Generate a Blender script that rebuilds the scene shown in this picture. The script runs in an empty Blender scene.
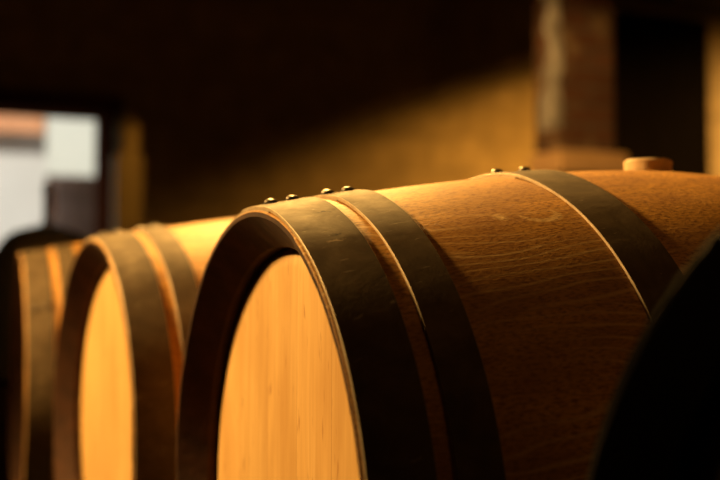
import bpy, bmesh, math, random
from mathutils import Vector, Matrix
random.seed(7)
PI = math.pi
SC = bpy.context.scene
C = SC.collection

# ------------------------------------------------------------------ helpers
def obj(name, bm, m, parent=None, smooth=True):
    me = bpy.data.meshes.new(name)
    bm.normal_update()
    bm.to_mesh(me); bm.free()
    if m is not None:
        me.materials.append(m)
    for p in me.polygons:
        p.use_smooth = smooth
    if smooth:
        try:
            me.set_sharp_from_angle(angle=math.radians(32))
        except Exception:
            pass
    o = bpy.data.objects.new(name, me)
    C.objects.link(o)
    if parent is not None:
        o.parent = parent
    return o

def thing(name, label, cat, loc=(0, 0, 0), rotz=0.0, group=None):
    o = bpy.data.objects.new(name, None)
    C.objects.link(o)
    o.empty_display_size = 0.1
    o.location = loc
    o.rotation_euler = (0, 0, rotz)
    tag(o, label, cat, group)
    return o

def tag(o, label, cat, group=None):
    o['label'] = label
    o['category'] = cat
    if group:
        o['group'] = group
    return o

def struct(name, bm, m, smooth=False):
    o = obj(name, bm, m, None, smooth)
    o['kind'] = 'structure'
    return o

def add_box(bm, x0, x1, y0, y1, z0, z1):
    vs = [bm.verts.new((x, y, z)) for x in (x0, x1) for y in (y0, y1) for z in (z0, z1)]
    for f in ((0, 1, 3, 2), (4, 6, 7, 5), (0, 4, 5, 1), (2, 3, 7, 6), (0, 2, 6, 4), (1, 5, 7, 3)):
        bm.faces.new([vs[i] for i in f])
    return vs

def box(x0, x1, y0, y1, z0, z1, bevel=0.0, seg=2):
    bm = bmesh.new()
    add_box(bm, x0, x1, y0, y1, z0, z1)
    bmesh.ops.recalc_face_normals(bm, faces=bm.faces)
    if bevel:
        bmesh.ops.bevel(bm, geom=bm.edges[:], offset=bevel, segments=seg, affect='EDGES', profile=0.6)
    return bm

def lathe(profile, n=48, closed=False):
    """profile of (radius, z), turned about Z"""
    bm = bmesh.new()
    rings = []
    for r, z in profile:
        if r < 1e-6:
            rings.append([bm.verts.new((0, 0, z))])
        else:
            rings.append([bm.verts.new((r * math.cos(2 * PI * k / n), r * math.sin(2 * PI * k / n), z)) for k in range(n)])
    pairs = list(zip(rings[:-1], rings[1:]))
    if closed:
        pairs.append((rings[-1], rings[0]))
    for a, b in pairs:
        for k in range(n):
            k2 = (k + 1) % n
            if len(a) == 1 and len(b) == 1:
                continue
            if len(a) == 1:
                bm.faces.new((a[0], b[k], b[k2]))
            elif len(b) == 1:
                bm.faces.new((a[k], a[k2], b[0]))
            else:
                bm.faces.new((a[k], a[k2], b[k2], b[k]))
    bmesh.ops.recalc_face_normals(bm, faces=bm.faces)
    return bm

# ------------------------------------------------------------------ materials
class NT:
    def __init__(self, name):
        self.m = bpy.data.materials.new(name)
        self.m.use_nodes = True
        self.t = self.m.node_tree
        self.b = self.t.nodes['Principled BSDF']
    def n(self, typ, **kw):
        nd = self.t.nodes.new(typ)
        for k, v in kw.items():
            if k in nd.inputs:
                nd.inputs[k].default_value = v
            else:
                setattr(nd, k, v)
        return nd
    def l(self, a, b):
        self.t.links.new(a, b)
    def put(self, v, sock):
        if hasattr(v, 'is_linked'):
            self.l(v, sock)
        else:
            sock.default_value = v
    def math(self, op, a, b=0.0, c=0.0):
        nd = self.t.nodes.new('ShaderNodeMath'); nd.operation = op
        self.put(a, nd.inputs[0]); self.put(b, nd.inputs[1]); self.put(c, nd.inputs[2])
        return nd.outputs[0]
    def ramp(self, fac, stops, interp='LINEAR'):
        nd = self.t.nodes.new('ShaderNodeValToRGB')
        el = nd.color_ramp.elements
        nd.color_ramp.interpolation = interp
        while len(el) < len(stops):
            el.new(0.5)
        for e, (p, c) in zip(el, stops):
            e.position = p
            e.color = (c, c, c, 1) if isinstance(c, (int, float)) else (*c, 1)
        self.l(fac, nd.inputs[0])
        return nd.outputs[0]
    def mix(self, fac, a, b, mode='MIX'):
        nd = self.t.nodes.new('ShaderNodeMix'); nd.data_type = 'RGBA'; nd.blend_type = mode
        self.put(fac, nd.inputs['Factor'])
        for v, s in ((a, nd.inputs[6]), (b, nd.inputs[7])):
            if isinstance(v, tuple):
                s.default_value = (*v, 1)
            else:
                self.l(v, s)
        return nd.outputs[2]
    def noise(self, vec, scale, detail=4.0, rough=0.55, dist=0.0):
        nd = self.n('ShaderNodeTexNoise')
        nd.inputs['Scale'].default_value = scale
        nd.inputs['Detail'].default_value = detail
        nd.inputs['Roughness'].default_value = rough
        nd.inputs['Distortion'].default_value = dist
        self.l(vec, nd.inputs['Vector'])
        return nd.outputs[0]
    def mapping(self, vec, scale=(1, 1, 1), loc=(0, 0, 0)):
        nd = self.n('ShaderNodeMapping')
        nd.inputs['Scale'].default_value = scale
        nd.inputs['Location'].default_value = loc
        self.l(vec, nd.inputs['Vector'])
        return nd.outputs[0]
    def spot(self, vec, centre, size, inner=0.6):
        # 1 inside an ellipsoid of half-axes `size` about `centre`, fading to 0 at its border
        v = self.mapping(vec, tuple(1 / k for k in size), tuple(-c / k for c, k in zip(centre, size)))
        nd = self.n('ShaderNodeVectorMath', operation='LENGTH'); self.l(v, nd.inputs[0])
        return self.ramp(nd.outputs['Value'], [(0.0, 1.0), (inner, 1.0), (1.0, 0.0)])
    def bump(self, h, strength, dist=0.001):
        nd = self.n('ShaderNodeBump')
        nd.inputs['Strength'].default_value = strength
        nd.inputs['Distance'].default_value = dist
        self.l(h, nd.inputs['Height'])
        self.l(nd.outputs[0], self.b.inputs['Normal'])

NST = 28           # staves in a barrel

def mat_stave(name, dark=False):
    """oak staves: UV = (turn, position along the barrel in metres)"""
    t = NT(name)
    uv = t.n('ShaderNodeTexCoord').outputs['UV']
    sep = t.n('ShaderNodeSeparateXYZ'); t.l(uv, sep.inputs[0])
    u, v = sep.outputs[0], sep.outputs[1]
    us = t.math('MULTIPLY', u, float(NST))
    idx = t.math('FLOOR', us)
    fr = t.math('FRACT', us)
    wn = t.n('ShaderNodeTexWhiteNoise', noise_dimensions='1D'); t.l(idx, wn.inputs['W'])
    rnd = wn.outputs['Value']
    # metres round the barrel, metres along it, offset per stave
    com = t.n('ShaderNodeCombineXYZ')
    t.l(t.math('MULTIPLY', u, 2.1), com.inputs[0]); t.l(v, com.inputs[1]); t.l(t.math('MULTIPLY', rnd, 9.0), com.inputs[2])
    P = com.outputs[0]
    warp = t.noise(t.mapping(P, (9, 3.2, 1)), 1.0, 2.0, 0.5)
    fld = t.math('ADD', t.math('MULTIPLY', u, 2.1 * 60.0), t.math('MULTIPLY', warp, 9.0))
    band = t.math('ABSOLUTE', t.math('SUBTRACT', t.math('FRACT', fld), 0.5))
    vein = t.ramp(band, [(0.0, 1.0), (0.06, 0.75), (0.16, 0.0), (1.0, 0.0)])
    patch = t.ramp(t.noise(t.mapping(P, (6, 2.5, 1)), 1.0, 2.0), [(0.50, 0.0), (0.62, 1.0)])
    vein = t.math('MULTIPLY', vein, patch)
    grain = t.noise(t.mapping(P, (520, 26, 1)), 1.0, 5.0, 0.65)
    fine = t.noise(t.mapping(P, (520, 170, 1)), 1.0, 2.0, 0.6)
    blot = t.noise(t.mapping(P, (16, 9, 1)), 1.0, 4.0, 0.6)
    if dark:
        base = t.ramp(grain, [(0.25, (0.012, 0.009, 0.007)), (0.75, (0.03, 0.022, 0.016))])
    else:
        base = t.ramp(grain, [(0.22, (0.50, 0.215, 0.036)), (0.5, (0.70, 0.345, 0.065)), (0.78, (0.80, 0.43, 0.095))])
        base = t.mix(t.ramp(fine, [(0.46, 0.0), (0.66, 0.85)]), base, (0.24, 0.085, 0.018))
        base = t.mix(t.ramp(blot, [(0.38, 0.5), (0.62, 0.0)]), base, (0.30, 0.13, 0.045))
        base = t.mix(t.math('MULTIPLY', vein, 0.85), base, (0.84, 0.53, 0.20))
        oc = t.n('ShaderNodeTexCoord').outputs['Object']
        kn = t.spot(oc, (0.1845, -0.1652, 0.2819), (0.0085, 0.02, 0.0042), 0.4)
        sw = t.math('SUBTRACT', t.spot(oc, (0.222, -0.168, 0.2850), (0.022, 0.03, 0.0085), 0.85), t.spot(oc, (0.218, -0.166, 0.2885), (0.021, 0.03, 0.0085), 0.8))
        kn = t.math('MULTIPLY', t.math('MAXIMUM', kn, sw), t.ramp(fine, [(0.35, 1.0), (0.6, 0.25)]))
        base = t.mix(t.math('MULTIPLY', kn, 0.95), base, (0.90, 0.60, 0.24))
    tone = t.math('MULTIPLY_ADD', rnd, 0.22, 0.89)
    hsv = t.n('ShaderNodeHueSaturation'); t.l(base, hsv.inputs['Color']); t.l(tone, hsv.inputs['Value'])
    joint = t.ramp(t.math('ABSOLUTE', t.math('SUBTRACT', fr, 0.5)), [(0.0, 0.0), (0.485, 0.0), (0.497, 1.0)])
    col = t.mix(t.math('MULTIPLY', joint, 0.2), hsv.outputs[0], (0.20, 0.08, 0.02))
    t.l(col, t.b.inputs['Base Color'])
    t.b.inputs['Roughness'].default_value = 0.62
    t.b.inputs['Specular IOR Level'].default_value = 0.3
    h = t.math('ADD', t.math('MULTIPLY', grain, 0.5), t.math('MULTIPLY', fine, 0.9))
    h = t.math('SUBTRACT', h, t.math('MULTIPLY', joint, 0.12))
    t.bump(h, 0.4, 0.0009)
    return t.m

def mat_head(name, dark=False):
    t = NT(name)
    oc = t.n('ShaderNodeTexCoord').outputs['Object']
    sep = t.n('ShaderNodeSeparateXYZ'); t.l(oc, sep.inputs[0])
    ys = t.math('MULTIPLY', t.math('ADD', sep.outputs[1], 1.03), 11.0)
    idx = t.math('FLOOR', ys); fr = t.math('FRACT', ys)
    wn = t.n('ShaderNodeTexWhiteNoise', noise_dimensions='1D'); t.l(idx, wn.inputs['W'])
    com = t.n('ShaderNodeCombineXYZ')
    t.l(sep.outputs[1], com.inputs[0]); t.l(sep.outputs[2], com.inputs[1]); t.l(t.math('MULTIPLY', wn.outputs['Value'], 5.0), com.inputs[2])
    P = com.outputs[0]
    grain = t.noise(t.mapping(P, (160, 5, 1)), 1.0, 5.0, 0.6, 0.3)
    fleck = t.noise(t.mapping(P, (150, 30, 1)), 1.0, 2.0, 0.5)
    blot = t.noise(t.mapping(P, (18, 5, 1)), 1.0, 3.0, 0.5)
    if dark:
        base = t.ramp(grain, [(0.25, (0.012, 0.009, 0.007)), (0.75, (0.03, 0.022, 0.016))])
    else:
        base = t.ramp(grain, [(0.25, (0.60, 0.345, 0.115)), (0.55, (0.72, 0.44, 0.165)), (0.8, (0.80, 0.53, 0.23))])
        base = t.mix(t.ramp(fleck, [(0.64, 0.0), (0.74, 0.7)]), base, (0.38, 0.18, 0.06))
        base = t.mix(t.ramp(blot, [(0.36, 0.6), (0.62, 0.0)]), base, (0.50, 0.26, 0.08))
    hsv = t.n('ShaderNodeHueSaturation'); t.l(base, hsv.inputs['Color'])
    t.l(t.math('MULTIPLY_ADD', wn.outputs['Value'], 0.14, 0.93), hsv.inputs['Value'])
    joint = t.ramp(t.math('ABSOLUTE', t.math('SUBTRACT', fr, 0.5)), [(0.0, 0.0), (0.485, 0.0), (0.498, 1.0)])
    col = t.mix(t.math('MULTIPLY', joint, 0.3), hsv.outputs[0], (0.25, 0.11, 0.04))
    t.l(col, t.b.inputs['Base Color'])
    t.b.inputs['Roughness'].default_value = 0.6
    t.b.inputs['Specular IOR Level'].default_value = 0.25
    t.bump(t.math('SUBTRACT', grain, joint), 0.3, 0.0006)
    return t.m

def mat_hoop(name):
    t = NT(name)
    oc = t.n('ShaderNodeTexCoord').outputs['Object']
    a = t.noise(oc, 26, 6, 0.65, 0.4)
    b = t.noise(oc, 150, 4, 0.7)
    sc = t.noise(t.mapping(oc, (60, 420, 60)), 1.0, 2.0, 0.5, 0.6)
    col = t.ramp(a, [(0.3, (0.075, 0.048, 0.024)), (0.5, (0.115, 0.078, 0.040)), (0.7, (0.165, 0.116, 0.064))])
    col = t.mix(t.ramp(b, [(0.58, 0.0), (0.72, 0.5)]), col, (0.13, 0.065, 0.03))
    col = t.mix(t.ramp(sc, [(0.70, 0.0), (0.76, 0.7)]), col, (0.34, 0.27, 0.18))
    jit = t.n('ShaderNodeTexNoise'); jit.inputs['Scale'].default_value = 120; t.l(oc, jit.inputs['Vector'])
    oj = t.mix(0.006, oc, jit.outputs['Color'], 'LINEAR_LIGHT')
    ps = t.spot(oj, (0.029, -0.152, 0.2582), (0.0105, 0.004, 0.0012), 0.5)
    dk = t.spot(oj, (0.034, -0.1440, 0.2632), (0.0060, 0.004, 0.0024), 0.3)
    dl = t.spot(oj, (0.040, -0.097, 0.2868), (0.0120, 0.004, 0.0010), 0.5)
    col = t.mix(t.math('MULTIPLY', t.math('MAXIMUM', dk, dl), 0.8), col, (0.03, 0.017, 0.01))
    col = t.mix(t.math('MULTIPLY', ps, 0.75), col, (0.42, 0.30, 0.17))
    t.l(col, t.b.inputs['Base Color'])
    t.b.inputs['Metallic'].default_value = 0.15
    t.b.inputs['Specular IOR Level'].default_value = 0.25
    t.l(t.ramp(a, [(0.3, 0.78), (0.7, 0.66)]), t.b.inputs['Roughness'])
    t.bump(t.math('ADD', t.math('MULTIPLY', a, 1.2), t.math('MULTIPLY', b, 0.4)), 0.4, 0.0012)
    return t.m

def mat_simple(name, c1, c2, scale=8.0, rough=0.8, metal=0.0, bump=0.3, bd=0.004, stretch=(1, 1, 1), spec=0.3):
    t = NT(name)
    oc = t.n('ShaderNodeTexCoord').outputs['Object']
    v = t.mapping(oc, stretch)
    a = t.noise(v, scale, 6, 0.6)
    t.l(t.ramp(a, [(0.3, c1), (0.7, c2)]), t.b.inputs['Base Color'])
    t.b.inputs['Roughness'].default_value = rough
    t.b.inputs['Metallic'].default_value = metal
    t.b.inputs['Specular IOR Level'].default_value = spec
    t.bump(a, bump, bd)
    return t.m

def mat_stone(name, c1, c2, mortar, bw=0.42, bh=0.2, pale=None):
    t = NT(name)
    oc = t.n('ShaderNodeTexCoord').outputs['Object']
    w = t.noise(oc, 3.0, 3, 0.5)
    sep = t.n('ShaderNodeSeparateXYZ'); t.l(oc, sep.inputs[0])
    com = t.n('ShaderNodeCombineXYZ')
    t.l(t.math('ADD', t.math('ADD', sep.outputs[0], sep.outputs[1]), t.math('MULTIPLY', w, 0.12)), com.inputs[0])
    t.l(t.math('ADD', sep.outputs[2], t.math('MULTIPLY', w, 0.08)), com.inputs[1])
    br = t.n('ShaderNodeTexBrick')
    t.l(com.outputs[0], br.inputs['Vector'])
    br.inputs['Scale'].default_value = 1.0
    br.inputs['Brick Width'].default_value = bw
    br.inputs['Row Height'].default_value = bh
    br.inputs['Mortar Size'].default_value = 0.012
    br.inputs['Mortar Smooth'].default_value = 0.4
    br.inputs['Color1'].default_value = (*c1, 1); br.inputs['Color2'].default_value = (*c2, 1)
    br.inputs['Mortar'].default_value = (*mortar, 1)
    n = t.noise(oc, 7.0, 6, 0.65)
    col = t.mix(t.ramp(n, [(0.35, 0.6), (0.6, 0.0)]), br.outputs['Color'], tuple(0.55 * k for k in c1))
    if pale:
        n2 = t.noise(oc, 5.0, 5, 0.6)
        col = t.mix(t.ramp(n2, [(0.52, 0.0), (0.62, 0.85)]), col, pale)
    t.l(col, t.b.inputs['Base Color'])
    t.b.inputs['Roughness'].default_value = 0.9
    t.b.inputs['Specular IOR Level'].default_value = 0.2
    t.bump(t.math('SUBTRACT', n, t.math('MULTIPLY', br.outputs['Fac'], 0.8)), 0.6, 0.02)
    return t.m

M_STAVE = mat_stave('oak_staves')
M_STAVE_D = mat_stave('near_black_oak_staves', True)  # near-black version of the stave material
M_CHIME = mat_simple('dark_chime', (0.03, 0.010, 0.003), (0.075, 0.026, 0.008), 40, 0.75, stretch=(0.3, 1, 1))
M_HEAD = mat_head('oak_head')
M_HEAD_D = mat_head('near_black_oak_head', True)
M_HOOP = mat_hoop('hoop_steel')
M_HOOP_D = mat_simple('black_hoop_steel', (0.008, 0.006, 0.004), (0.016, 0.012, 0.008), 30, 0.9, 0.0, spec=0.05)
M_EDGE = mat_simple('worn_hoop_edge', (0.42, 0.31, 0.19), (0.58, 0.45, 0.30), 60, 0.5, 0.3, 0.1, 0.0005)
M_RIVET = mat_simple('rivet_steel', (0.10, 0.08, 0.06), (0.20, 0.165, 0.13), 200, 0.36, 0.85, 0.15, 0.0005)
M_BUNG = mat_simple('bung_wood', (0.62, 0.42, 0.22), (0.76, 0.56, 0.32), 60, 0.7)
M_RAIL = mat_simple('rail_wood', (0.06, 0.035, 0.018), (0.13, 0.08, 0.04), 6, 0.8, stretch=(8, 1, 8))
M_FLOOR = mat_stone('floor_stone', (0.045, 0.034, 0.025), (0.065, 0.05, 0.036), (0.025, 0.02, 0.015), 0.6, 0.4)
M_WALL = mat_stone('cellar_stone', (0.42, 0.30, 0.17), (0.50, 0.36, 0.21), (0.36, 0.26, 0.16), 0.5, 0.26)
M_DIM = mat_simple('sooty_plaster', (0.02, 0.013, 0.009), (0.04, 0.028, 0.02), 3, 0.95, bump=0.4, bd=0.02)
M_PILLAR = mat_stone('pillar_brick', (0.15, 0.065, 0.03), (0.20, 0.09, 0.042), (0.16, 0.11, 0.07), 0.24, 0.075, pale=(0.30, 0.20, 0.10))
M_LIME = mat_simple('limewash', (0.16, 0.13, 0.09), (0.66, 0.60, 0.48), 11, 0.9, bump=0.5, bd=0.01)
M_CAP = mat_simple('pale_capstone', (0.66, 0.38, 0.15), (0.78, 0.48, 0.20), 12, 0.85)
M_JAMB = mat_simple('red_brown_frame', (0.07, 0.022, 0.010), (0.11, 0.036, 0.016), 7, 1.0, stretch=(6, 6, 1), spec=0.0)
M_OPENING_SHADE = mat_simple('opening_shade_black', (0.003, 0.002, 0.001), (0.006, 0.004, 0.003), 5, 0.95, stretch=(8, 8, 1), spec=0.03)  # darkness of the right opening, put into the colour
M_POST = mat_simple('yellowed_post', (0.36, 0.22, 0.07), (0.50, 0.32, 0.11), 6, 0.7, stretch=(7, 7, 1))
M_WHITE = mat_simple('white_render', (0.70, 0.69, 0.65), (0.76, 0.75, 0.71), 3, 0.9)
M_BOARD = mat_simple('white_board_paint', (0.72, 0.74, 0.66), (0.76, 0.78, 0.70), 3, 0.7)
M_ORANGE = mat_simple('orange_canvas', (0.72, 0.33, 0.16), (0.80, 0.40, 0.21), 5, 0.9)
M_POT = mat_simple('grey_pink_clay', (0.12, 0.08, 0.06), (0.28, 0.18, 0.14), 6, 0.9)
M_GLASS = mat_simple('grey_stoneware', (0.46, 0.50, 0.50), (0.56, 0.60, 0.58), 4, 0.5, spec=0.4, bump=0.05)
M_CORK = mat_simple('cork', (0.10, 0.06, 0.03), (0.16, 0.10, 0.05), 40, 0.9)
M_CRATE = mat_simple('crate_wood', (0.10, 0.06, 0.03), (0.18, 0.11, 0.055), 5, 0.8, stretch=(1, 8, 8))
M_PAVE = mat_simple('paving', (0.35, 0.33, 0.30), (0.46, 0.44, 0.40), 4, 0.9)

# ------------------------------------------------------------------ barrel
R0, RB, LB, EXP = 0.292, 0.3498, 0.92, 1.6286
HZ = 0.452                     # height of the barrel axis above the floor
def prof(x):
    t = abs((x - LB / 2) / (LB / 2))
    return RB - (RB - R0) * min(t, 1.0) ** EXP

def stave_bm():
    bm = bmesh.new()
    uvl = bm.loops.layers.uv.new('UVMap')
    rng = random.Random(3)
    off0 = [rng.uniform(-0.0007, 0.0007) for _ in range(NST)]
    off1 = [rng.uniform(-0.0007, 0.0007) for _ in range(NST)]
    sub = 6
    n = NST * sub
    pr = []                        # (x, r, which end)
    nx = 46
    pr.append((0.0, R0 - 0.0012, -1)); pr.append((0.0012, R0, -1))
    for i in range(1, nx):
        x = LB * i / nx
        pr.append((x, prof(x), 0))
    pr.append((LB - 0.0012, R0, 1)); pr.append((LB, R0 - 0.0012, 1))
    # end grain, bevel, croze, inside
    pr += [(LB, R0 - 0.0055, 1), (LB - 0.003, R0 - 0.0085, 1), (LB - 0.030, R0 - 0.0335, 0), (LB - 0.050, R0 - 0.0350, 0)]
    for i in range(12, 0, -1):
        x = 0.05 + (LB - 0.1) * i / 13
        pr.append((x, prof(x) - 0.027, 0))
    pr += [(0.050, R0 - 0.0350, 0), (0.030, R0 - 0.0335, 0), (0.003, R0 - 0.0085, -1), (0.0, R0 - 0.0055, -1)]
    rings = []
    for x, r, e in pr:
        ring = []
        for k in range(n):
            s = k // sub
            dx = off0[s] if e == -1 else off1[s] if e == 1 else 0.0
            # joint vertices sit a hair deeper
            rr = r - (0.0001 if (k % sub == 0 and e == 0 and r > 0.28) else 0.0)
            th = 2 * PI * k / n
            ring.append(bm.verts.new((x + dx, rr * math.sin(th), rr * math.cos(th))))
        rings.append(ring)
    m = len(rings)
    for i in range(m):
        a, b = rings[i], rings[(i + 1) % m]
        xa, xb = pr[i][0], pr[(i + 1) % m][0]
        for k in range(n):
            k2 = (k + 1) % n
            f = bm.faces.new((a[k], a[k2], b[k2], b[k]))
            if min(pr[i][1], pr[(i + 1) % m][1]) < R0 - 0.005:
                f.material_index = 1          # darker brown end face and inside of the chime
            for lp, uv in zip(f.loops, ((k / n, xa), ((k + 1) / n, xa), ((k + 1) / n, xb), (k / n, xb))):
                lp[uvl].uv = uv
    bmesh.ops.recalc_face_normals(bm, faces=bm.faces)
    return bm

def head_bm(x, sgn):
    """round head of the barrel, bevelled at its rim, 20 mm thick"""
    r = 0.2580
    pts = [(0.0, 0.0), (r - 0.02, 0.0), (r - 0.006, 0.002), (r, 0.006), (r, 0.016), (0.0, 0.02)]
    bm = lathe([(a, b) for a, b in pts], 96)
    rot = Matrix.Rotation(PI / 2 * sgn, 4, 'Y')
    bmesh.ops.transform(bm, matrix=Matrix.Translation((x, 0, 0)) @ rot, verts=bm.verts)
    return bm

def hoop_bm(x0, x1, joint):
    """flat steel band, its ends lapped at the angle `joint` (radians from the top)"""
    bm = bmesh.new()
    th = 0.0019
    n = 200
    lap = math.radians(17)
    tot = 2 * PI + lap
    b = 0.0004
    xs = [x0, x0 + b] + [x0 + (x1 - x0) * i / 5 for i in range(1, 5)] + [x1 - b, x1]
    prev = None
    first = None
    for k in range(n + 1):
        a = tot * k / n
        ang = joint - lap / 2 + a
        lift = th * min(1.0, max(0.0, (a - (2 * PI - 0.20)) / 0.20))
        ring = []
        for i, x in enumerate(xs):
            r = prof(x) + 0.0004 + lift + th - (b if i in (0, len(xs) - 1) else 0)
            ring.append(bm.verts.new((x, r * math.sin(ang), r * math.cos(ang))))
        for x in reversed(xs):
            r = prof(x) - 0.0006 + lift
            ring.append(bm.verts.new((x, r * math.sin(ang), r * math.cos(ang))))
        if prev:
            L = len(ring)
            for i in range(L):
                j = (i + 1) % L
                fc = bm.faces.new((prev[i], prev[j], ring[j], ring[i]))
                if i in (0, len(xs) - 2, len(xs) - 1, L - 1):
                    fc.material_index = 1          # worn bare edge of the band
        else:
            first = ring
        prev = ring
    bm.faces.new(first); bm.faces.new(list(reversed(prev)))
    bmesh.ops.recalc_face_normals(bm, faces=bm.faces)
    return bm

def rivet_bm(x, ang):
    s = 0.0068
    prf = [(0.0, 0.0044)] + [(s * math.sin(t), 0.0006 + 0.0038 * math.cos(t)) for t in [PI / 2 * i / 7 for i in range(1, 8)]] + [(s, -0.002), (0.0, -0.002)]
    bm = lathe(prf, 20)
    r = prof(x) + 0.0004 + 0.0038
    m = Matrix.Translation((x, r * math.sin(ang), r * math.cos(ang))) @ Matrix.Rotation(-ang, 4, 'X')
    bmesh.ops.transform(bm, matrix=m, verts=bm.verts)
    return bm

HOOPS = [(0.0022, 0.0543, 0.0185, 0.0405), (0.0688, 0.1058, 0.0770, 0.0985), (0.2596, 0.3111, 0.2675, 0.3005)]
ANG = math.radians(-2.0)          # lap of the hoops: just behind the ridge line

def make_barrel(name, label, group, dark=False):
    root = thing(name, label, 'barrel', (0, 0, 0), 0, group)
    ax = (0, 0, RB)
    parts = []
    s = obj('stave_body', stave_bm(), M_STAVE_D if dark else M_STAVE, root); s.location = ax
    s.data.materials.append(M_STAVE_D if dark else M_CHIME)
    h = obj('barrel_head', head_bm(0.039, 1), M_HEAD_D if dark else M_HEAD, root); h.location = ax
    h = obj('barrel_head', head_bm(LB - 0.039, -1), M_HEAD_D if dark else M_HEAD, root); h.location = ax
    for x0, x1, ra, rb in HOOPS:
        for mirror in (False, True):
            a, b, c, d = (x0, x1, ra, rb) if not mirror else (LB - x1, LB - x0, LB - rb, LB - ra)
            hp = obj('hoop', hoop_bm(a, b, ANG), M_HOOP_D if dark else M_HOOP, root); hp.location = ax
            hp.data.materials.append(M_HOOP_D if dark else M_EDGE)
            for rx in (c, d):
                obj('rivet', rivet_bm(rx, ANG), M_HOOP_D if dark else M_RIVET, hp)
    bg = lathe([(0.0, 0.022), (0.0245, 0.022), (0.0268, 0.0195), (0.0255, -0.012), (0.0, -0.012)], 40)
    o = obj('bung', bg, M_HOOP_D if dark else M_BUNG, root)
    o.location = (0.470, 0, 2 * RB - 0.0075)
    return root

def copy_barrel(src, name, label, turn):
    r = src.copy(); r.name = name; C.objects.link(r)
    r['label'] = label
    for ch in list(src.children):
        c = ch.copy(); C.objects.link(c); c.parent = r
        if ch.name.startswith('hoop'):
            c.rotation_euler = (turn, 0, 0)
        for g in ch.children:
            d = g.copy(); C.objects.link(d); d.parent = c
    return r

GRP = 'oak barrels lying in a row'
BASE = HZ - RB
b1 = make_barrel('oak_barrel', 'sharp large oak barrel in the middle, pale bung and riveted hoops on its top', GRP)
b1.location = (0, 0, BASE)
b2 = copy_barrel(b1, 'oak_barrel', 'softly blurred oak barrel standing next in row behind the sharp one, bright head showing', 0.0)
b2.location = (-0.0400, 0.7060, BASE); b2.rotation_euler.z = math.radians(2.6)
b3 = copy_barrel(b1, 'oak_barrel', 'leftmost, most blurred oak barrel at the end of the row, cut by the picture edge', 0.9)
b3.location = (-0.0700, 1.4800, BASE); b3.rotation_euler.z = math.radians(-2.2)
b0 = make_barrel('oak_barrel', 'near-black barrel in the lower right corner, nearest to the viewer', GRP, True)
b0.location = (0.0689, -0.7333, BASE)  # near-black in all its parts

# a pair of timber blocks under every barrel
blk = None
for br in (b1, b2, b3, b0):
    for q in (0.145, LB - 0.225):
        if blk is None:
            top = min(HZ - prof(0.145), HZ - prof(0.225)) - 0.003
            blk = o = obj('timber_block', box(0, 0.08, -0.2, 0.2, 0.0, top, 0.004), M_RAIL, None, False)
        else:
            o = blk.copy(); C.objects.link(o)
        o.location = br.location + Matrix.Rotation(br.rotation_euler.z, 3, 'Z') @ Vector((q, 0, -BASE)); o.rotation_euler.z = br.rotation_euler.z
        tag(o, 'low dark timber block carrying a barrel of the row', 'timber', 'timber blocks under the barrels')

# ------------------------------------------------------------------ the room
X0, X1, Y0, Y1, ZC = -4.0, 7.6, -3.2, 6.0, 2.9
T = 0.3
struct('floor', box(X0 - T, X1 + T, Y0 - T, Y1 + T, -0.2, 0.0), M_FLOOR)
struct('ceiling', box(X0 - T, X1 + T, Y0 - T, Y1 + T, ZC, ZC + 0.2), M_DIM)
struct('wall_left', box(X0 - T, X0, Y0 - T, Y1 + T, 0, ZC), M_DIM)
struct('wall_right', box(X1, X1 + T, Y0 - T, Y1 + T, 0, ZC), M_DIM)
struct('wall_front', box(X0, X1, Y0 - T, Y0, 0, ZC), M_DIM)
# back wall: a doorway to the yard on the left, a dark passage on the right
DX0, DX1, DZ = -0.25, 0.885, 1.79
PX0, PX1, PZ = 4.60, 5.70, 2.85
def wall_back():
    bm = bmesh.new()
    for a, b, z0, z1 in ((X0, DX0, 0, ZC), (DX0, DX1, DZ, ZC), (DX1, PX0, 0, ZC), (PX0, PX1, PZ, ZC), (PX1, X1, 0, ZC)):
        add_box(bm, a, b, Y1, Y1 + T, z0, z1)
    bmesh.ops.remove_doubles(bm, verts=bm.verts, dist=1e-5)
    bmesh.ops.recalc_face_normals(bm, faces=bm.faces)
    return bm
struct('wall_back', wall_back(), M_WALL)
# dark passage behind the right opening
bm = bmesh.new()
add_box(bm, PX0 - 0.2, PX0, Y1 + T, Y1 + 2.6, 0, PZ)
add_box(bm, PX1, PX1 + 0.2, Y1 + T, Y1 + 2.6, 0, PZ)
add_box(bm, PX0 - 0.2, PX1 + 0.2, Y1 + 2.6, Y1 + 2.8, 0, PZ)
add_box(bm, PX0 - 0.2, PX1 + 0.2, Y1 + T, Y1 + 2.8, PZ, PZ + 0.2)
add_box(bm, PX0 - 0.2, PX1 + 0.2, Y1 + T, Y1 + 2.8, -0.2, 0)
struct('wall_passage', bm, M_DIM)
bm = bmesh.new()  # black boards added across the opening, standing in for its darkness
for k in range(6):
    wk = (PX1 - PX0) / 6
    add_box(bm, PX0 + k * wk + 0.003, PX0 + (k + 1) * wk - 0.003, Y1 + 0.01, Y1 + 0.06, 0, PZ)
struct('opening_shade_boards', bm, M_OPENING_SHADE)
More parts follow.
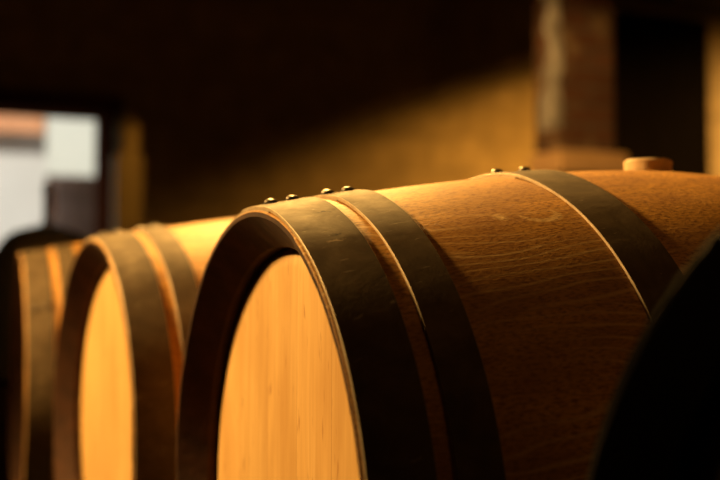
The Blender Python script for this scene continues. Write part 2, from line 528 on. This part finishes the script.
# door frame of the yard doorway
bm = bmesh.new()
add_box(bm, DX1, DX1 + 0.10, Y1 - 0.05, Y1 + 0.02, 0, DZ + 0.1)
add_box(bm, DX0 - 0.10, DX0, Y1 - 0.05, Y1 + 0.02, 0, DZ + 0.1)
add_box(bm, DX0, DX1, Y1 - 0.05, Y1 + 0.02, DZ, DZ + 0.1)
add_box(bm, DX1 - 0.015, DX1, Y1 - 0.05, Y1 + T + 0.02, 0, DZ)
add_box(bm, DX0, DX0 + 0.015, Y1 - 0.05, Y1 + T + 0.02, 0, DZ)
add_box(bm, DX0 + 0.015, DX1 - 0.015, Y1 - 0.05, Y1 + T + 0.02, DZ - 0.012, DZ)
struct('trim_1', bm, M_JAMB)

# yard beyond the doorway
struct('ground_yard', box(-5, 4.3, Y1 + T, 12.0, -0.2, 0.0), M_PAVE)
struct('wall_yard', box(-5, 4.3, 9.6, 9.8, 0, 3.4), M_WHITE)

# ------------------------------------------------------------------ camera
f = 1097.4955; Cc = Vector((-0.31116, -1.01605, 0.21722 + HZ)); yaw, pit, roll = 0.397956, 0.0447545, 0.00273684
F = Vector((math.sin(yaw) * math.cos(pit), math.cos(yaw) * math.cos(pit), math.sin(pit)))
Rg = Vector((math.cos(yaw), -math.sin(yaw), 0)); U = Rg.cross(F)
Rr = math.cos(roll) * Rg + math.sin(roll) * U
Ur = math.cos(roll) * U - math.sin(roll) * Rg
cam = bpy.data.cameras.new('camera'); co = bpy.data.objects.new('camera', cam); C.objects.link(co)
mw = Matrix((( Rr.x, Ur.x, -F.x, Cc.x), (Rr.y, Ur.y, -F.y, Cc.y), (Rr.z, Ur.z, -F.z, Cc.z), (0, 0, 0, 1)))
co.matrix_world = mw
cam.sensor_width = 36.0
cam.lens = f * 36.0 / 720.0
cam.clip_start = 0.02
cam.dof.use_dof = True
cam.dof.focus_distance = 0.97
cam.dof.aperture_fstop = 3.1
SC.camera = co
def at(px, py, Y):
    d = (px - 360) / f * Rr - (py - 240) / f * Ur + F
    return Cc + d * ((Y - Cc.y) / d.y)

# ------------------------------------------------------------------ things in the background
# brick pillar on a tall pedestal with a pale capstone
py0 = 2.55
a = at(556, 60, py0); b = at(616, 60, py0); z = at(580, 151, py0).z
dy = 0.0
while at(533, 60, py0 + dy).x < a.x:
    dy += 0.002
cx = (a.x + b.x) / 2; w = (b.x - a.x) / 2; wd = dy / 2
pil = thing('brick_pillar', 'old reddish brick pillar with pale limewashed corner on a stone pedestal', 'pillar', (cx, py0 + wd, 0))
obj('shaft', box(-w, w, -wd, wd, z, ZC, 0.02), M_PILLAR, pil, False)
# limewash crust left on the corner towards the doorway
def crust():
    bm = bmesh.new()
    rng = random.Random(5)
    zz = z + 0.08; L = []
    while zz < ZC - 0.1:
        L.append((zz, rng.uniform(0.012, 0.03), rng.uniform(0.2, 0.75) * 2 * wd)); zz += 0.06
    t = 0.006
    prev = None
    for zz, wa, wb in L:
        ring = [bm.verts.new(p) for p in ((-w - t, -wd + wb, zz), (-w - t, -wd - t, zz), (-w + wa, -wd - t, zz), (-w + wa, -wd + 0.01, zz), (-w + 0.01, -wd + 0.01, zz), (-w + 0.01, -wd + wb, zz))]
        if prev:
            for i in range(6):
                j = (i + 1) % 6
                bm.faces.new((prev[i], prev[j], ring[j], ring[i]))
        else:
            bm.faces.new(list(reversed(ring)))
        prev = ring
    bm.faces.new(prev)
    bmesh.ops.recalc_face_normals(bm, faces=bm.faces)
    return bm
c = obj('limewash', crust(), M_LIME, pil, False); c['label'] = 'flaking pale limewash on the pillar corner'
obj('pedestal', box(-w - 0.01, w + 0.02, -wd - 0.02, wd + 0.02, 0, z - 0.09, 0.01), M_PILLAR, pil, False)
obj('capstone', box(-w - 0.01, w + 0.03, -wd - 0.04, wd + 0.02, z - 0.09, z, 0.015), M_CAP, pil, False)

# wooden post beside the doorway
a = at(115, 130, 5.6); b = at(140, 130, 5.6); zt = at(127, 112, 5.6).z
w2 = (b.x - a.x) / 2
post = thing('wooden_post', 'yellowed wooden post with a bulbous top right of the doorway', 'post', ((a.x + b.x) / 2, 5.6, 0))
obj('shaft', box(-w2 * 1.05, w2 * 1.05, -w2, w2, 0, zt - 0.26, 0.015), M_POST, post, False)
obj('finial', lathe([(0.0, zt - 0.262), (w2 * 0.8, zt - 0.262), (w2 * 0.8, zt - 0.24), (w2 * 0.98, zt - 0.18), (w2 * 1.0, zt - 0.10), (w2 * 0.8, zt - 0.03), (w2 * 0.4, zt), (0, zt)], 32), M_POST, post)

# dark demijohn on a crate behind the row
pos = at(47, 228, 2.75)
ct = 0.36
crate = thing('wooden_crate', 'plain dark wooden crate under the grey stoneware jug, behind the barrel row', 'crate', (pos.x, 2.75, 0))
for zz in (0.02, 0.135, 0.25):
    obj('side_board', box(-0.22, 0.22, -0.22, -0.2, zz, zz + 0.095, 0.003), M_CRATE, crate, False)
    obj('side_board', box(-0.22, 0.22, 0.2, 0.22, zz, zz + 0.095, 0.003), M_CRATE, crate, False)
    obj('end_board', box(-0.22, -0.2, -0.2, 0.2, zz, zz + 0.095, 0.003), M_CRATE, crate, False)
    obj('end_board', box(0.2, 0.22, -0.2, 0.2, zz, zz + 0.095, 0.003), M_CRATE, crate, False)
for sx in (-0.18, 0.18):
    for sy in (-0.18, 0.18):
        obj('corner_post', box(sx - 0.02, sx + 0.02, sy - 0.02, sy + 0.02, 0.0, 0.345), M_CRATE, crate, False)
obj('top_board', box(-0.22, 0.22, -0.22, 0.22, 0.345, ct, 0.003), M_CRATE, crate, False)
sh = pos.z - ct
dj = thing('stoneware_jug', 'round-shouldered dim grey stoneware jug with thin neck before the bright doorway', 'jug', (pos.x, 2.75, ct))
R = 0.20
prf = [(0.0, 0.0), (R * 0.85, 0.0), (R * 0.98, 0.03), (R, sh * 0.45)]
for i in range(1, 10):
    t_ = PI / 2 * i / 10
    prf.append((0.016 + (R - 0.016) * math.cos(t_) ** 0.6, sh * 0.45 + (sh * 0.55) * math.sin(t_)))
prf += [(0.016, sh + 0.012), (0.013, sh + 0.04), (0.013, sh + 0.12), (0.017, sh + 0.122), (0.017, sh + 0.135), (0.0, sh + 0.135)]
obj('jug_body', lathe(prf, 56), M_GLASS, dj)
obj('cork', lathe([(0.0, sh + 0.1355), (0.012, sh + 0.1355), (0.013, sh + 0.148), (0.0, sh + 0.15)], 24), M_CORK, dj)

# in the yard: orange awning strip, white board, clay planter
ya = 9.4
a = at(-60, 108, ya); b = at(44, 134, ya)
aw = thing('awning', 'faded orange awning hanging over the white yard wall', 'awning', ((a.x + b.x) / 2, 9.6, 0))
hw = (b.x - a.x) / 2
bm = bmesh.new()
zf, zb = b.z, a.z + 0.6
P4 = [(-hw, -0.2, zf), (hw, -0.2, zf), (hw, 0.0, zb), (-hw, 0.0, zb)]
vs = [bm.verts.new(p) for p in P4] + [bm.verts.new((p[0], p[1], p[2] + 0.02)) for p in P4]
for fc in ((0, 1, 2, 3), (4, 7, 6, 5), (0, 4, 5, 1), (1, 5, 6, 2), (2, 6, 7, 3), (3, 7, 4, 0)):
    bm.faces.new([vs[i] for i in fc])
bmesh.ops.recalc_face_normals(bm, faces=bm.faces)
obj('canvas', bm, M_ORANGE, aw, False)
obj('valance', box(-hw, hw, -0.22, -0.2, zf, zf + 0.45), M_ORANGE, aw, False)

yb = 9.2
a = at(46, 175, yb); b = at(112, 60, yb)
bd = thing('white_board', 'blank white board standing outside beyond the bright doorway', 'board', ((a.x + b.x) / 2, yb, 0))
hw = (b.x - a.x) / 2
obj('panel', box(-hw, hw, -0.02, 0.02, a.z, b.z, 0.005), M_BOARD, bd, False)
for s in (-1, 1):
    obj('leg', box(s * hw * 0.85 - 0.03, s * hw * 0.85 + 0.03, 0.02, 0.08, 0, b.z - 0.05), M_JAMB, bd, False)
yp = 8.4
a = at(54, 178, yp); b = at(110, 178, yp)
rp = (b.x - a.x) / 2
pt = lathe([(0.0, 0.0), (rp * 0.7, 0.0), (rp * 0.95, a.z * 0.5), (rp, a.z - 0.12), (rp * 1.08, a.z - 0.1), (rp * 1.08, a.z), (rp * 0.95, a.z), (rp * 0.9, a.z - 0.1), (0.0, a.z - 0.1)], 48)
o = obj('clay_planter', pt, M_POT)
o.location = ((a.x + b.x) / 2, yp, 0)
tag(o, 'tall grey-pink clay planter below the white board outside', 'planter')

# ------------------------------------------------------------------ light
WARM = (1.0, 0.59, 0.18)
def aim(o, src, dst):
    o.location = src
    o.rotation_euler = (Vector(dst) - Vector(src)).to_track_quat('-Z', 'Y').to_euler()
def spot(name, src, dst, power, ang, blend, size, col=WARM):
    l = bpy.data.lights.new(name, 'SPOT'); l.energy = power; l.color = col
    l.spot_size = math.radians(ang); l.spot_blend = blend; l.shadow_soft_size = size
    o = bpy.data.objects.new(name, l); C.objects.link(o); aim(o, src, dst)
    return o
# the lamp over the heads of the barrels
spot('cellar_lamp', (-1.35, 1.25, HZ + 1.4), (0.05, 0.75, HZ + 0.1), 470, 56, 0.3, 0.16)
# lamp behind the row, over the second and third barrel
spot('row_lamp', (0.55, 1.75, HZ + 1.5), (0.36, 0.50, HZ + 0.3), 400, 41, 0.7, 0.12, (1.0, 0.54, 0.13))
# weak fill light added above the row to soften the barrel sides
l = bpy.data.lights.new('barrel_fill', 'POINT'); l.energy = 8; l.color = (1.0, 0.42, 0.09); l.shadow_soft_size = 0.15
o = bpy.data.objects.new('barrel_fill', l); C.objects.link(o); o.location = (0.9, -0.5, 2.6)
# low shaded lamp that washes the back wall, behind the pillar
spot('wall_lamp', (4.3, 5.0, 0.8), (4.3 + 0.16, 5.0 + 0.83, 0.8 - 0.475), 150, 178, 0.10, 0.06, (1.0, 0.49, 0.075))
# unseen spot added to light the wall right of the passage
spot('right_wall_fill', (6.4, 4.6, 1.8), (6.0, 6.0, 1.7), 130, 74, 0.8, 0.05, (1.0, 0.56, 0.14))
# unseen spots added to brighten the pillar and the post by the doorway
spot('pillar_fill', (-1.6, 0.3, HZ + 1.7), (2.2, 2.7, 1.32), 600, 13, 0.7, 0.05, (1.0, 0.56, 0.18))
spot('post_fill', (1.9, 4.3, 2.3), (0.84, 5.6, 1.25), 44, 22, 0.7, 0.04, (1.0, 0.56, 0.13))

su = bpy.data.lights.new('sun', 'SUN'); su.energy = 3.0; su.angle = 0.03; su.color = (1.0, 0.93, 0.80)
so = bpy.data.objects.new('sun', su); C.objects.link(so); aim(so, (0, 0, 8), (1.2, 3.0, 8 - 2.3))

w_ = bpy.data.worlds.new('world'); SC.world = w_; w_.use_nodes = True
bg = w_.node_tree.nodes['Background']
bg.inputs[0].default_value = (0.9, 0.93, 0.95, 1); bg.inputs[1].default_value = 0.8

SC.view_settings.view_transform = 'Standard'
SC.view_settings.look = 'None'
SC.view_settings.exposure = 0.0
SC.view_settings.gamma = 1.0
SC.view_settings.use_curve_mapping = False
